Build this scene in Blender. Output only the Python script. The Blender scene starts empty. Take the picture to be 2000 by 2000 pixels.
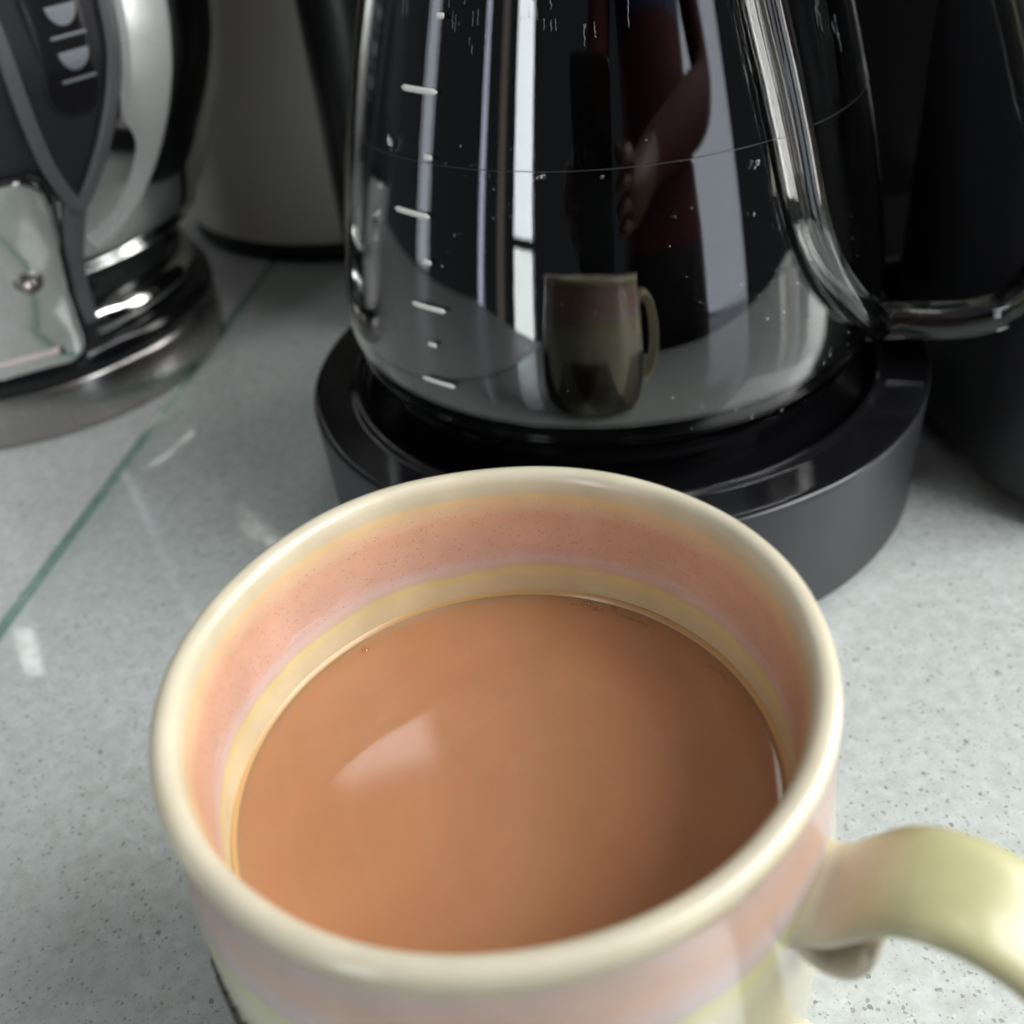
import bpy, bmesh, math, random
from mathutils import Vector, Matrix
random.seed(7)
S = 0.001                       # everything below is written in millimetres
scn = bpy.context.scene
col = scn.collection
PI = math.pi
rad = math.radians

# ------------------------------------------------------------------ camera
cam_d = bpy.data.cameras.new("camera")
cam = bpy.data.objects.new("camera", cam_d)
col.objects.link(cam)
R = ((0.9878165, -0.12338652, -0.09483841), (0.14976356, 0.58805499, 0.7948347), (0.04230169, 0.79935417, -0.59936923))
cam.matrix_world = Matrix(((R[0][0], R[1][0], -R[2][0], 0.0),
                           (R[0][1], R[1][1], -R[2][1], -98.73 * S),
                           (R[0][2], R[1][2], -R[2][2], 192.05 * S),
                           (0, 0, 0, 1)))
cam_d.sensor_width = 36
cam_d.lens = 36.0
cam_d.clip_start = 0.01
cam_d.clip_end = 50
cam_d.dof.use_dof = True
cam_d.dof.focus_distance = 0.19
cam_d.dof.aperture_fstop = 13.5
scn.camera = cam

# ------------------------------------------------------------------ world, exposure
w = bpy.data.worlds.new("World")
scn.world = w
w.use_nodes = True
bg = w.node_tree.nodes["Background"]
bg.inputs[0].default_value = (0.80, 0.90, 1.0, 1)
bg.inputs[1].default_value = 0.075
scn.view_settings.view_transform = 'Standard'
scn.view_settings.look = 'None'
scn.view_settings.exposure = 0.05
scn.view_settings.gamma = 1
scn.cycles.use_denoising = True
scn.cycles.max_bounces = 14
scn.cycles.transmission_bounces = 10
scn.cycles.transparent_max_bounces = 12
scn.cycles.glossy_bounces = 6
scn.cycles.caustics_reflective = True
scn.cycles.caustics_refractive = False
scn.cycles.sample_clamp_indirect = 6


def area(name, centre, target, wd, ht, L, colr, spread=180):
    """area lamp of radiance L standing at centre (mm) and facing target (mm)"""
    d = bpy.data.lights.new(name, 'AREA')
    d.shape = 'RECTANGLE'
    d.size, d.size_y = wd * S, ht * S
    d.energy = L * PI * wd * ht * S * S
    d.color = colr
    d.spread = rad(spread)
    o = bpy.data.objects.new(name, d)
    col.objects.link(o)
    c, t = Vector(centre) * S, Vector(target) * S
    o.location = c
    o.rotation_euler = (t - c).to_track_quat('-Z', 'Z').to_euler()
    # keep the long side upright
    z = (c - t).normalized()
    x = Vector((0, 0, 1)).cross(z)
    if x.length < 1e-4:
        x = Vector((1, 0, 0))
    x.normalize()
    y = z.cross(x)
    m = Matrix((x, y, z)).transposed().to_4x4()
    m.translation = c
    o.matrix_world = m
    return o


def polar(az, dist, z):
    """a point dist mm from the carafe, az degrees from straight towards the viewer"""
    a = rad(az)
    return (51 + dist * math.sin(a), 178.8 - dist * math.cos(a), z)


# daylight at the right of the worktop, then two added panels
area("window_and_fill_light", (1000, -330, 1010), (0, 40, 40), 900, 860, 9.6, (0.97, 0.98, 1.0))
area("window_and_fill_light", (1400, 130, 540), (-172, 327, 100), 760, 1100, 7.0, (1.0, 0.99, 0.96))
area("window_and_fill_light", (1150, 620, 480), (150, 140, 110), 460, 760, 4.0, (0.97, 0.99, 1.0))  # added panel at right back, there to brighten the glass handle
area("added_overhead_fill", (260, -20, 1480), (40, 40, 0), 460, 300, 4.5, (1.0, 0.98, 0.95))  # added overhead panel for fill light and glints on coffee and rim
# glazed garden door, far left behind the viewer, split by its glazing bars
area("garden_door_light", polar(-43.2, 2300, 880), polar(-43.2, 0, 880), 300, 1360, 9.0, (0.90, 0.97, 1.0))
area("garden_door_light", polar(-43.2, 2300, -170), polar(-43.2, 0, -170), 300, 640, 8.0, (0.92, 1.0, 0.97))
area("garden_door_light", polar(-61.5, 2300, 500), polar(-61.5, 0, 500), 75, 2000, 4.2, (0.80, 0.78, 1.0))
area("garden_door_light", polar(-52.8, 2350, 400), polar(-52.8, 0, 400), 130, 1700, 0.4, (1.0, 0.85, 0.75))
# pale doors and lit walls of the rest of the room
area("lit_wall_light", polar(-90, 1500, 260), polar(-90, 0, 260), 150, 660, 2.0, (0.84, 0.90, 1.0))
area("lit_wall_light", polar(34, 1700, 500), polar(34, 0, 500), 530, 1300, 2.0, (0.84, 0.90, 1.0))
area("lit_wall_light", polar(59, 1500, 560), polar(59, 0, 560), 60, 900, 3.5, (1.0, 0.93, 0.84))
area("lit_wall_light", polar(62.5, 1500, 500), polar(62.5, 0, 500), 60, 900, 1.3, (1.0, 0.80, 0.62))
area("lit_wall_light", polar(65.6, 1500, 540), polar(65.6, 0, 540), 55, 860, 2.2, (0.92, 0.94, 1.0))
# bounce from the ceiling and the patch of it the daylight strikes
area("ceiling_bounce_light", (0, 100, 1500), (0, 100, 0), 2600, 2600, 0.17, (1.0, 0.98, 0.95))
area("wall_patch_light", (-128, 640, 770), (-18, 15, 70), 104, 66, 7.5, (1.0, 0.97, 0.98))


# ------------------------------------------------------------------ helpers
def tag(o, label=None, cat=None, group=None, kind=None):
    if label: o['label'] = label
    if cat: o['category'] = cat
    if group: o['group'] = group
    if kind: o['kind'] = kind
    return o


def empty(name, loc=(0, 0, 0)):
    o = bpy.data.objects.new(name, None)
    col.objects.link(o)
    o.location = Vector(loc) * S
    o.empty_display_size = 0.02
    return o


def mesh_obj(name, verts, faces, mat, parent=None, loc=(0, 0, 0), smooth=True, mats=None, fm=None):
    me = bpy.data.meshes.new(name)
    me.from_pydata([tuple(c * S for c in v) for v in verts], [], faces)
    for m_ in (mats or [mat]):
        me.materials.append(m_)
    if fm:
        me.polygons.foreach_set('material_index', fm)
    me.polygons.foreach_set('use_smooth', [smooth] * len(me.polygons))
    me.update()
    bm = bmesh.new(); bm.from_mesh(me)
    bmesh.ops.recalc_face_normals(bm, faces=bm.faces)
    bm.to_mesh(me); bm.free()
    o = bpy.data.objects.new(name, me)
    col.objects.link(o)
    o.location = Vector(loc) * S
    if parent:
        o.parent = parent
    return o


def fillet(pts, r=1.0, n=5):
    """round every inner corner of an open (r,z) profile by about r mm"""
    out = [pts[0]]
    for i in range(1, len(pts) - 1):
        a, b, c = Vector(pts[i - 1][:2]), Vector(pts[i][:2]), Vector(pts[i + 1][:2])
        rr = pts[i][2] if len(pts[i]) > 2 else r
        d1, d2 = (a - b), (c - b)
        k = min(rr, d1.length * .45, d2.length * .45)
        p1, p2 = b + d1.normalized() * k, b + d2.normalized() * k
        for j in range(n + 1):
            t = j / n
            q = p1 * (1 - t) ** 2 + b * 2 * t * (1 - t) + p2 * t ** 2
            out.append((q.x, q.y))
    out.append(pts[-1])
    return [(q[0], q[1]) for q in out]


def lathe(name, prof, mat, parent=None, loc=(0, 0, 0), seg=128, close=False, mats=None, fmat=None, a0=0, a1=360):
    verts, faces, fm = [], [], []
    full = abs(a1 - a0) >= 360
    na = seg if full else seg + 1
    ring = []
    for (r, z) in prof:
        if r < 1e-6:
            verts.append((0, 0, z)); ring.append([len(verts) - 1] * na)
        else:
            ids = []
            for i in range(na):
                a = rad(a0 + (a1 - a0) * i / seg)
                verts.append((r * math.cos(a), r * math.sin(a), z)); ids.append(len(verts) - 1)
            ring.append(ids)
    n = len(prof)
    for j in range(n if close else n - 1):
        A, B = ring[j], ring[(j + 1) % n]
        for i in range(seg):
            k = (i + 1) % na
            f = []
            for v in (A[i], A[k], B[k], B[i]):
                if v not in f: f.append(v)
            if len(f) >= 3:
                faces.append(f)
                fm.append(fmat(prof[j], prof[(j + 1) % n]) if fmat else 0)
    return mesh_obj(name, verts, faces, mat, parent, loc, mats=mats, fm=fm)


def catmull(pts, n=8):
    out = []
    P = [pts[0]] + list(pts) + [pts[-1]]
    for i in range(1, len(P) - 2):
        for j in range(n):
            t = j / n
            out.append(tuple(0.5 * ((2 * b) + (-a + c) * t + (2 * a - 5 * b + 4 * c - d) * t * t + (-a + 3 * b - 3 * c + d) * t ** 3)
                             for a, b, c, d in zip(P[i - 1], P[i], P[i + 1], P[i + 2])))
    out.append(tuple(pts[-1]))
    return out


def sweep(name, path, sect, mat, parent=None, loc=(0, 0, 0), side=None, caps=True, power=2.0, ns=20):
    """sweep a superellipse of half-sizes sect(t) = (across, thick) along path; side = fixed sideways axis"""
    verts, faces = [], []
    P = [Vector(q) for q in path]
    N = len(P)
    prev = None
    for i, q in enumerate(P):
        t = (P[min(i + 1, N - 1)] - P[max(i - 1, 0)]).normalized()
        if side is not None:
            sx = Vector(side).normalized()
        else:
            if prev is None:
                prev = t.orthogonal()
            sx = (prev - t * prev.dot(t)).normalized(); prev = sx
        up = sx.cross(t).normalized()
        aw, th = sect(i / (N - 1))
        for k in range(ns):
            a = 2 * PI * k / ns
            c_, s_ = math.cos(a), math.sin(a)
            cx = math.copysign(abs(c_) ** (2 / power), c_); cy = math.copysign(abs(s_) ** (2 / power), s_)
            verts.append(tuple(q + sx * aw * cx + up * th * cy))
    for i in range(N - 1):
        for k in range(ns):
            k2 = (k + 1) % ns
            faces.append([i * ns + k, i * ns + k2, (i + 1) * ns + k2, (i + 1) * ns + k])
    if caps:
        faces.append(list(range(ns))[::-1]); faces.append([(N - 1) * ns + k for k in range(ns)])
    return mesh_obj(name, verts, faces, mat, parent, loc)


def rbox(name, x0, x1, y0, y1, z0, z1, rc, mat, parent=None, bev=2.0, seg=10, smooth=True):
    """box with vertical corners rounded by rc and a soft top and bottom edge"""
    def loop(ins, z):
        pts = []
        r = max(rc - ins, 0.4)
        for cx, cy, a in ((x1 - rc, y1 - rc, 0), (x0 + rc, y1 - rc, 90), (x0 + rc, y0 + rc, 180), (x1 - rc, y0 + rc, 270)):
            for k in range(seg + 1):
                b = rad(a + 90 * k / seg)
                pts.append((cx + r * math.cos(b), cy + r * math.sin(b), z))
        return pts
    levels = [(bev, z0), (bev * .3, z0 + bev * .3), (0, z0 + bev)]
    levels += [(0, z1 - bev), (bev * .3, z1 - bev * .3), (bev, z1)]
    verts, faces = [], []
    n = 4 * (seg + 1)
    for ins, z in levels:
        verts += loop(ins, z)
    for j in range(len(levels) - 1):
        for k in range(n):
            faces.append([j * n + k, j * n + (k + 1) % n, (j + 1) * n + (k + 1) % n, (j + 1) * n + k])
    faces.append(list(range(n))[::-1]); faces.append([(len(levels) - 1) * n + k for k in range(n)])
    o = mesh_obj(name, verts, faces, mat, parent, smooth=smooth)
    o.data.polygons[-1].use_smooth = False; o.data.polygons[-2].use_smooth = False
    return o


# ------------------------------------------------------------------ materials
def newmat(name):
    m = bpy.data.materials.new(name); m.use_nodes = True
    nt = m.node_tree
    return m, nt, nt.nodes["Principled BSDF"]


def N(nt, typ, **kw):
    n = nt.nodes.new(typ)
    for k, v in kw.items(): setattr(n, k, v)
    return n


def simple(name, colr, rough=.4, metal=0, spec=.5, coat=0, bump=None, ior=1.5, noise=None, aniso=0):
    m, nt, b = newmat(name)
    b.inputs['Base Color'].default_value = (*colr, 1)
    b.inputs['Roughness'].default_value = rough
    b.inputs['Metallic'].default_value = metal
    b.inputs['Specular IOR Level'].default_value = spec
    b.inputs['IOR'].default_value = ior
    b.inputs['Coat Weight'].default_value = coat
    b.inputs['Anisotropic'].default_value = aniso
    tc = N(nt, 'ShaderNodeTexCoord')
    if noise:
        sc, lo, hi = noise
        nz = N(nt, 'ShaderNodeTexNoise'); nz.inputs['Scale'].default_value = sc; nz.inputs['Detail'].default_value = 6
        nt.links.new(tc.outputs['Object'], nz.inputs['Vector'])
        mr = N(nt, 'ShaderNodeMapRange'); mr.inputs[1].default_value = .3; mr.inputs[2].default_value = .7
        mr.inputs[3].default_value = lo; mr.inputs[4].default_value = hi
        nt.links.new(nz.outputs[0], mr.inputs[0]); nt.links.new(mr.outputs[0], b.inputs['Roughness'])
    if bump:
        sc, st, dist = bump
        nz = N(nt, 'ShaderNodeTexNoise'); nz.inputs['Scale'].default_value = sc; nz.inputs['Detail'].default_value = 4
        nt.links.new(tc.outputs['Object'], nz.inputs['Vector'])
        bp = N(nt, 'ShaderNodeBump'); bp.inputs['Strength'].default_value = st; bp.inputs['Distance'].default_value = dist
        nt.links.new(nz.outputs[0], bp.inputs['Height']); nt.links.new(bp.outputs[0], b.inputs['Normal'])
    return m


def quartz():
    m, nt, b = newmat("speckled_quartz")
    tc = N(nt, 'ShaderNodeTexCoord')
    L = nt.links.new
    warp = N(nt, 'ShaderNodeTexNoise'); warp.inputs['Scale'].default_value = 900; warp.inputs['Detail'].default_value = 2
    L(tc.outputs['Object'], warp.inputs['Vector'])
    wm = N(nt, 'ShaderNodeVectorMath', operation='MULTIPLY_ADD')
    wm.inputs[1].default_value = (.0011, .0011, .0011)
    L(warp.outputs['Color'], wm.inputs[0]); L(tc.outputs['Object'], wm.inputs[2])

    def specks(scale, keep, size, seed):
        v = N(nt, 'ShaderNodeTexVoronoi'); v.inputs['Scale'].default_value = scale
        off = N(nt, 'ShaderNodeVectorMath', operation='ADD'); off.inputs[1].default_value = (seed, seed * .7, 0)
        L(wm.outputs[0], off.inputs[0]); L(off.outputs[0], v.inputs['Vector'])
        sep = N(nt, 'ShaderNodeSeparateColor'); L(v.outputs['Color'], sep.inputs[0])
        sz = N(nt, 'ShaderNodeMapRange'); sz.inputs[1].default_value = keep; sz.inputs[2].default_value = 1
        sz.inputs[3].default_value = 0; sz.inputs[4].default_value = size
        L(sep.outputs[0], sz.inputs[0])
        sub = N(nt, 'ShaderNodeMath', operation='SUBTRACT'); L(sz.outputs[0], sub.inputs[0]); L(v.outputs['Distance'], sub.inputs[1])
        ss = N(nt, 'ShaderNodeMapRange'); ss.inputs[1].default_value = 0; ss.inputs[2].default_value = .06
        L(sub.outputs[0], ss.inputs[0])
        return ss.outputs[0], sep.outputs[1]
    n1 = N(nt, 'ShaderNodeTexNoise'); n1.inputs['Scale'].default_value = 260; n1.inputs['Detail'].default_value = 7; n1.inputs['Roughness'].default_value = .65
    L(tc.outputs['Object'], n1.inputs['Vector'])
    cr = N(nt, 'ShaderNodeValToRGB')
    cr.color_ramp.elements[0].position = .33; cr.color_ramp.elements[0].color = (.50, .51, .49, 1)
    cr.color_ramp.elements[1].position = .66; cr.color_ramp.elements[1].color = (.63, .645, .635, 1)
    L(n1.outputs[0], cr.inputs[0])
    last = cr.outputs[0]
    for scale, keep, size, seed, colr, amt in ((860, .57, .42, 0, (.22, .21, .185), .65), (520, .86, .36, 3.1, (.15, .145, .125), .7),
                                               (420, .80, .40, 6.2, (.68, .70, .69), .6), (1500, .55, .5, 9.4, (.34, .34, .31), .5)):
        mask, rnd = specks(scale, keep, size, seed)
        k = N(nt, 'ShaderNodeMath', operation='MULTIPLY'); k.inputs[1].default_value = amt; L(mask, k.inputs[0])
        mx = N(nt, 'ShaderNodeMix', data_type='RGBA'); L(k.outputs[0], mx.inputs[0]); L(last, mx.inputs[6]); mx.inputs[7].default_value = (*colr, 1)
        last = mx.outputs[2]
    L(last, b.inputs['Base Color'])
    b.inputs['Roughness'].default_value = .38
    return m


def ramp_mat(name, stops, h, rough=.16, pits=False, relief=False, wobble=1.6, coat=.3):
    """glaze whose bands follow the height on the pot (as dipped), wandering a little"""
    m, nt, b = newmat(name)
    L = nt.links.new
    tc = N(nt, 'ShaderNodeTexCoord')
    sep = N(nt, 'ShaderNodeSeparateXYZ'); L(tc.outputs['Object'], sep.inputs[0])
    nz = N(nt, 'ShaderNodeTexNoise'); nz.inputs['Scale'].default_value = 42; nz.inputs['Detail'].default_value = 3
    L(tc.outputs['Object'], nz.inputs['Vector'])
    st = N(nt, 'ShaderNodeMapping'); st.inputs['Scale'].default_value = (1, 1, 6)
    L(tc.outputs['Object'], st.inputs['Vector'])
    nf = N(nt, 'ShaderNodeTexNoise'); nf.inputs['Scale'].default_value = 150; nf.inputs['Detail'].default_value = 8; nf.inputs['Roughness'].default_value = .7
    L(st.outputs[0], nf.inputs['Vector'])
    a = N(nt, 'ShaderNodeMath', operation='MULTIPLY_ADD'); a.inputs[1].default_value = wobble * S * 2
    L(nz.outputs[0], a.inputs[0]); L(sep.outputs[2], a.inputs[2])
    a2 = N(nt, 'ShaderNodeMath', operation='MULTIPLY_ADD'); a2.inputs[1].default_value = 2.4 * S
    L(nf.outputs[0], a2.inputs[0]); L(a.outputs[0], a2.inputs[2])
    mr = N(nt, 'ShaderNodeMapRange'); mr.inputs[1].default_value = (wobble + 1.2) * S; mr.inputs[2].default_value = (h + wobble + 1.2) * S
    L(a2.outputs[0], mr.inputs[0])
    cr = N(nt, 'ShaderNodeValToRGB')
    els = cr.color_ramp.elements
    els[0].position = stops[0][0] / h; els[0].color = (*stops[0][1], 1)
    els[1].position = stops[-1][0] / h; els[1].color = (*stops[-1][1], 1)
    for z, c in stops[1:-1]:
        e = els.new(z / h); e.color = (*c, 1)
    L(mr.outputs[0], cr.inputs[0])
    last = cr.outputs[0]
    # soft mottling
    mo = N(nt, 'ShaderNodeTexNoise'); mo.inputs['Scale'].default_value = 95; mo.inputs['Detail'].default_value = 6
    L(tc.outputs['Object'], mo.inputs['Vector'])
    mm = N(nt, 'ShaderNodeMapRange'); mm.inputs[1].default_value = .3; mm.inputs[2].default_value = .7; mm.inputs[3].default_value = .9; mm.inputs[4].default_value = 1.08
    L(mo.outputs[0], mm.inputs[0])
    vm = N(nt, 'ShaderNodeVectorMath', operation='SCALE'); L(last, vm.inputs[0]); L(mm.outputs[0], vm.inputs['Scale'])
    last = vm.outputs[0]
    hgt = None
    if pits:
        ln = N(nt, 'ShaderNodeTexNoise'); ln.inputs['Scale'].default_value = 60; ln.inputs['Detail'].default_value = 9; ln.inputs['Roughness'].default_value = .78
        L(st.outputs[0], ln.inputs['Vector'])
        zz = N(nt, 'ShaderNodeMapRange'); zz.inputs[1].default_value = 77 * S; zz.inputs[2].default_value = 90 * S; zz.inputs[3].default_value = .50; zz.inputs[4].default_value = .72
        L(sep.outputs[2], zz.inputs[0])
        sb0 = N(nt, 'ShaderNodeMath', operation='SUBTRACT'); L(ln.outputs[0], sb0.inputs[0]); L(zz.outputs[0], sb0.inputs[1])
        m0 = N(nt, 'ShaderNodeMapRange'); m0.inputs[1].default_value = 0; m0.inputs[2].default_value = .12; m0.inputs[4].default_value = .6; L(sb0.outputs[0], m0.inputs[0])
        zl = N(nt, 'ShaderNodeMapRange'); zl.inputs[1].default_value = 76.3 * S; zl.inputs[2].default_value = 77.5 * S; L(sep.outputs[2], zl.inputs[0])
        m1 = N(nt, 'ShaderNodeMath', operation='MULTIPLY'); L(m0.outputs[0], m1.inputs[0]); L(zl.outputs[0], m1.inputs[1])
        lx = N(nt, 'ShaderNodeMix', data_type='RGBA'); L(m1.outputs[0], lx.inputs[0]); L(last, lx.inputs[6]); lx.inputs[7].default_value = (.62, .52, .51, 1)
        last = lx.outputs[2]
        v = N(nt, 'ShaderNodeTexVoronoi'); v.inputs['Scale'].default_value = 2500
        L(tc.outputs['Object'], v.inputs['Vector'])
        sp = N(nt, 'ShaderNodeSeparateColor'); L(v.outputs['Color'], sp.inputs[0])
        sz = N(nt, 'ShaderNodeMapRange'); sz.inputs[1].default_value = .55; sz.inputs[2].default_value = 1; sz.inputs[3].default_value = 0; sz.inputs[4].default_value = .42
        L(sp.outputs[0], sz.inputs[0])
        sb = N(nt, 'ShaderNodeMath', operation='SUBTRACT'); L(sz.outputs[0], sb.inputs[0]); L(v.outputs['Distance'], sb.inputs[1])
        s2 = N(nt, 'ShaderNodeMapRange'); s2.inputs[1].default_value = 0; s2.inputs[2].default_value = .12; L(sb.outputs[0], s2.inputs[0])
        # pits only in the pink and lilac belt
        z1 = N(nt, 'ShaderNodeMapRange'); z1.inputs[1].default_value = 76.5 * S; z1.inputs[2].default_value = 79 * S; L(sep.outputs[2], z1.inputs[0])
        z2 = N(nt, 'ShaderNodeMapRange'); z2.inputs[1].default_value = 91 * S; z2.inputs[2].default_value = 88 * S; L(sep.outputs[2], z2.inputs[0])
        k1 = N(nt, 'ShaderNodeMath', operation='MULTIPLY'); L(z1.outputs[0], k1.inputs[0]); L(z2.outputs[0], k1.inputs[1])
        k2 = N(nt, 'ShaderNodeMath', operation='MULTIPLY'); L(k1.outputs[0], k2.inputs[0]); L(s2.outputs[0], k2.inputs[1])
        k3 = N(nt, 'ShaderNodeMath', operation='MULTIPLY'); k3.inputs[1].default_value = .55; L(k2.outputs[0], k3.inputs[0])
        mx = N(nt, 'ShaderNodeMix', data_type='RGBA'); L(k3.outputs[0], mx.inputs[0]); L(last, mx.inputs[6]); mx.inputs[7].default_value = (.26, .12, .07, 1)
        last = mx.outputs[2]
        hgt = k2.outputs[0]
    L(last, b.inputs['Base Color'])
    b.inputs['Roughness'].default_value = rough
    b.inputs['Coat Weight'].default_value = coat
    b.inputs['Coat Roughness'].default_value = .08
    bp = N(nt, 'ShaderNodeBump'); bp.inputs['Distance'].default_value = .00025; bp.inputs['Strength'].default_value = .5
    if hgt is not None:
        ng = N(nt, 'ShaderNodeMath', operation='MULTIPLY'); ng.inputs[1].default_value = -1; L(hgt, ng.inputs[0]); L(ng.outputs[0], bp.inputs['Height'])
    else:
        L(mo.outputs[0], bp.inputs['Height']); bp.inputs['Strength'].default_value = .15
    L(bp.outputs[0], b.inputs['Normal'])
    return m


def board_glass(name, tint, ior=1.5):
    """flat clear sheet: transparent with a faint tint, plus the Fresnel reflection"""
    m, nt, b = newmat(name)
    nt.nodes.remove(b)
    L = nt.links.new
    out = nt.nodes['Material Output']
    tr = N(nt, 'ShaderNodeBsdfTransparent'); tr.inputs[0].default_value = (*tint, 1)
    gl = N(nt, 'ShaderNodeBsdfGlossy'); gl.inputs['Roughness'].default_value = .03
    tc = N(nt, 'ShaderNodeTexCoord')
    nz = N(nt, 'ShaderNodeTexNoise'); nz.inputs['Scale'].default_value = 60; nz.inputs['Detail'].default_value = 5
    L(tc.outputs['Object'], nz.inputs['Vector'])
    mr = N(nt, 'ShaderNodeMapRange'); mr.inputs[1].default_value = .4; mr.inputs[2].default_value = .75; mr.inputs[3].default_value = .03; mr.inputs[4].default_value = .16
    L(nz.outputs[0], mr.inputs[0]); L(mr.outputs[0], gl.inputs['Roughness'])
    fr = N(nt, 'ShaderNodeFresnel'); fr.inputs['IOR'].default_value = ior
    ge = N(nt, 'ShaderNodeNewGeometry'); iv = N(nt, 'ShaderNodeMath', operation='SUBTRACT'); iv.inputs[0].default_value = 1; L(ge.outputs['Backfacing'], iv.inputs[1])
    fm_ = N(nt, 'ShaderNodeMath', operation='MULTIPLY'); L(fr.outputs[0], fm_.inputs[0]); L(iv.outputs[0], fm_.inputs[1])
    mx = N(nt, 'ShaderNodeMixShader'); L(fm_.outputs[0], mx.inputs[0]); L(tr.outputs[0], mx.inputs[1]); L(gl.outputs[0], mx.inputs[2])
    L(mx.outputs[0], out.inputs[0])
    return m


def glass(name, ior=1.52, rough=0.0, tint=(1, 1, 1), bump=None):
    m, nt, b = newmat(name)
    b.inputs['Base Color'].default_value = (*tint, 1)
    b.inputs['Transmission Weight'].default_value = 1
    b.inputs['Roughness'].default_value = rough
    b.inputs['IOR'].default_value = ior
    if bump:
        L = nt.links.new
        tc = N(nt, 'ShaderNodeTexCoord')
        mp = N(nt, 'ShaderNodeMapping'); mp.inputs['Scale'].default_value = (1, 1, .35); L(tc.outputs['Object'], mp.inputs['Vector'])
        nz = N(nt, 'ShaderNodeTexNoise'); nz.inputs['Scale'].default_value = bump[0]; nz.inputs['Detail'].default_value = 1
        L(mp.outputs[0], nz.inputs['Vector'])
        bp = N(nt, 'ShaderNodeBump'); bp.inputs['Strength'].default_value = 1; bp.inputs['Distance'].default_value = bump[1]
        L(nz.outputs[0], bp.inputs['Height']); L(bp.outputs[0], b.inputs['Normal'])
    return m


def coffee_mat():
    m, nt, b = newmat("milky_coffee")
    L = nt.links.new
    tc = N(nt, 'ShaderNodeTexCoord')
    mp = N(nt, 'ShaderNodeMapping'); mp.inputs['Scale'].default_value = (1, 1, 1); L(tc.outputs['Object'], mp.inputs['Vector'])
    nz = N(nt, 'ShaderNodeTexNoise'); nz.inputs['Scale'].default_value = 22; nz.inputs['Detail'].default_value = 3; nz.inputs['Distortion'].default_value = 2.5
    L(mp.outputs[0], nz.inputs['Vector'])
    cr = N(nt, 'ShaderNodeValToRGB')
    cr.color_ramp.elements[0].position = .3; cr.color_ramp.elements[0].color = (.42, .208, .105, 1)
    cr.color_ramp.elements[1].position = .7; cr.color_ramp.elements[1].color = (.46, .232, .12, 1)
    L(nz.outputs[0], cr.inputs[0])
    wv = N(nt, 'ShaderNodeTexWave', wave_type='RINGS', rings_direction='Z'); wv.inputs['Scale'].default_value = 26; wv.inputs['Distortion'].default_value = 9; wv.inputs['Detail'].default_value = 2; wv.inputs['Detail Scale'].default_value = .7
    mo = N(nt, 'ShaderNodeMapping'); mo.inputs['Location'].default_value = (-.008, .004, 0); L(tc.outputs['Object'], mo.inputs['Vector']); L(mo.outputs[0], wv.inputs['Vector'])
    wr = N(nt, 'ShaderNodeMapRange'); wr.inputs[1].default_value = .86; wr.inputs[2].default_value = 1; wr.inputs[3].default_value = 0; wr.inputs[4].default_value = .06
    L(wv.outputs['Fac'], wr.inputs[0])
    wx = N(nt, 'ShaderNodeMix', data_type='RGBA'); L(wr.outputs[0], wx.inputs[0]); L(cr.outputs[0], wx.inputs[6]); wx.inputs[7].default_value = (.56, .34, .21, 1)
    L(wx.outputs[2], b.inputs['Base Color'])
    b.inputs['Roughness'].default_value = .085
    b.inputs['IOR'].default_value = 1.34
    b.inputs['Subsurface Weight'].default_value = 1.0
    b.inputs['Subsurface Radius'].default_value = (5.0, 1.5, .6)
    b.inputs['Subsurface Scale'].default_value = .001
    return m


M = {}
M['quartz'] = quartz()
M['board'] = board_glass("clear_board_glass", (.985, .996, .992))
M['board_edge'] = board_glass("green_glass_edge", (.52, .68, .62))
M['black_gloss'] = simple("black_gloss_plastic", (.006, .006, .007), .12, spec=.45, noise=(30, .08, .2))
M['black_satin'] = simple("black_satin_plastic", (.022, .022, .025), .42, spec=.4, bump=(2500, .08, .0002))
M['black_matt'] = simple("black_matt_plastic", (.010, .010, .011), .55, spec=.3)
M['steel_polish'] = simple("polished_steel", (.78, .79, .77), .05, metal=1, noise=(8, .03, .09), bump=(18, .25, .00025))
M['steel_skirt'] = simple("brushed_base_steel", (.42, .40, .39), .22, metal=1, noise=(40, .16, .3))
M['steel_grey'] = simple("brushed_canister_steel", (.74, .70, .63), .5, metal=.2, noise=(12, .5, .65))
M['grey_satin'] = simple("grey_satin_plastic", (.10, .10, .108), .36, spec=.5)
M['black_tower'] = simple("black_machine_plastic", (.003, .003, .003), .3, spec=.3)
M['sweep'] = simple("pale_reflection_satin", (.80, .82, .80), .22, metal=.55, noise=(25, .16, .3))  # pale metal standing for the bright reflection curve on the kettle
M['smoke'] = simple("dark_window_plastic", (.012, .012, .013), .18)
M['print'] = simple("pale_print", (.20, .215, .23), .5)
M['print_white'] = simple("white_enamel_print", (.80, .82, .76), .4)
M['carafe'] = glass("carafe_glass", 1.54, bump=(14, .0005))
M['rod'] = glass("handle_glass", 1.52, tint=(.97, .99, .98), bump=(30, .0012))
M['black_coffee'] = simple("black_coffee", (.004, .0025, .002), .03, spec=.4, ior=1.33)
M['milky'] = coffee_mat()
M['bubble'] = board_glass("bubble_film", (.90, .80, .70), ior=1.7)
M['drop'] = glass("water_drop", 1.33)
M['residue'] = simple("dried_residue", (.13, .135, .14), .5)
M['scum'] = simple("coffee_tide_line", (.035, .032, .03), .5)
cream = (.56, .50, .35)
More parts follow.
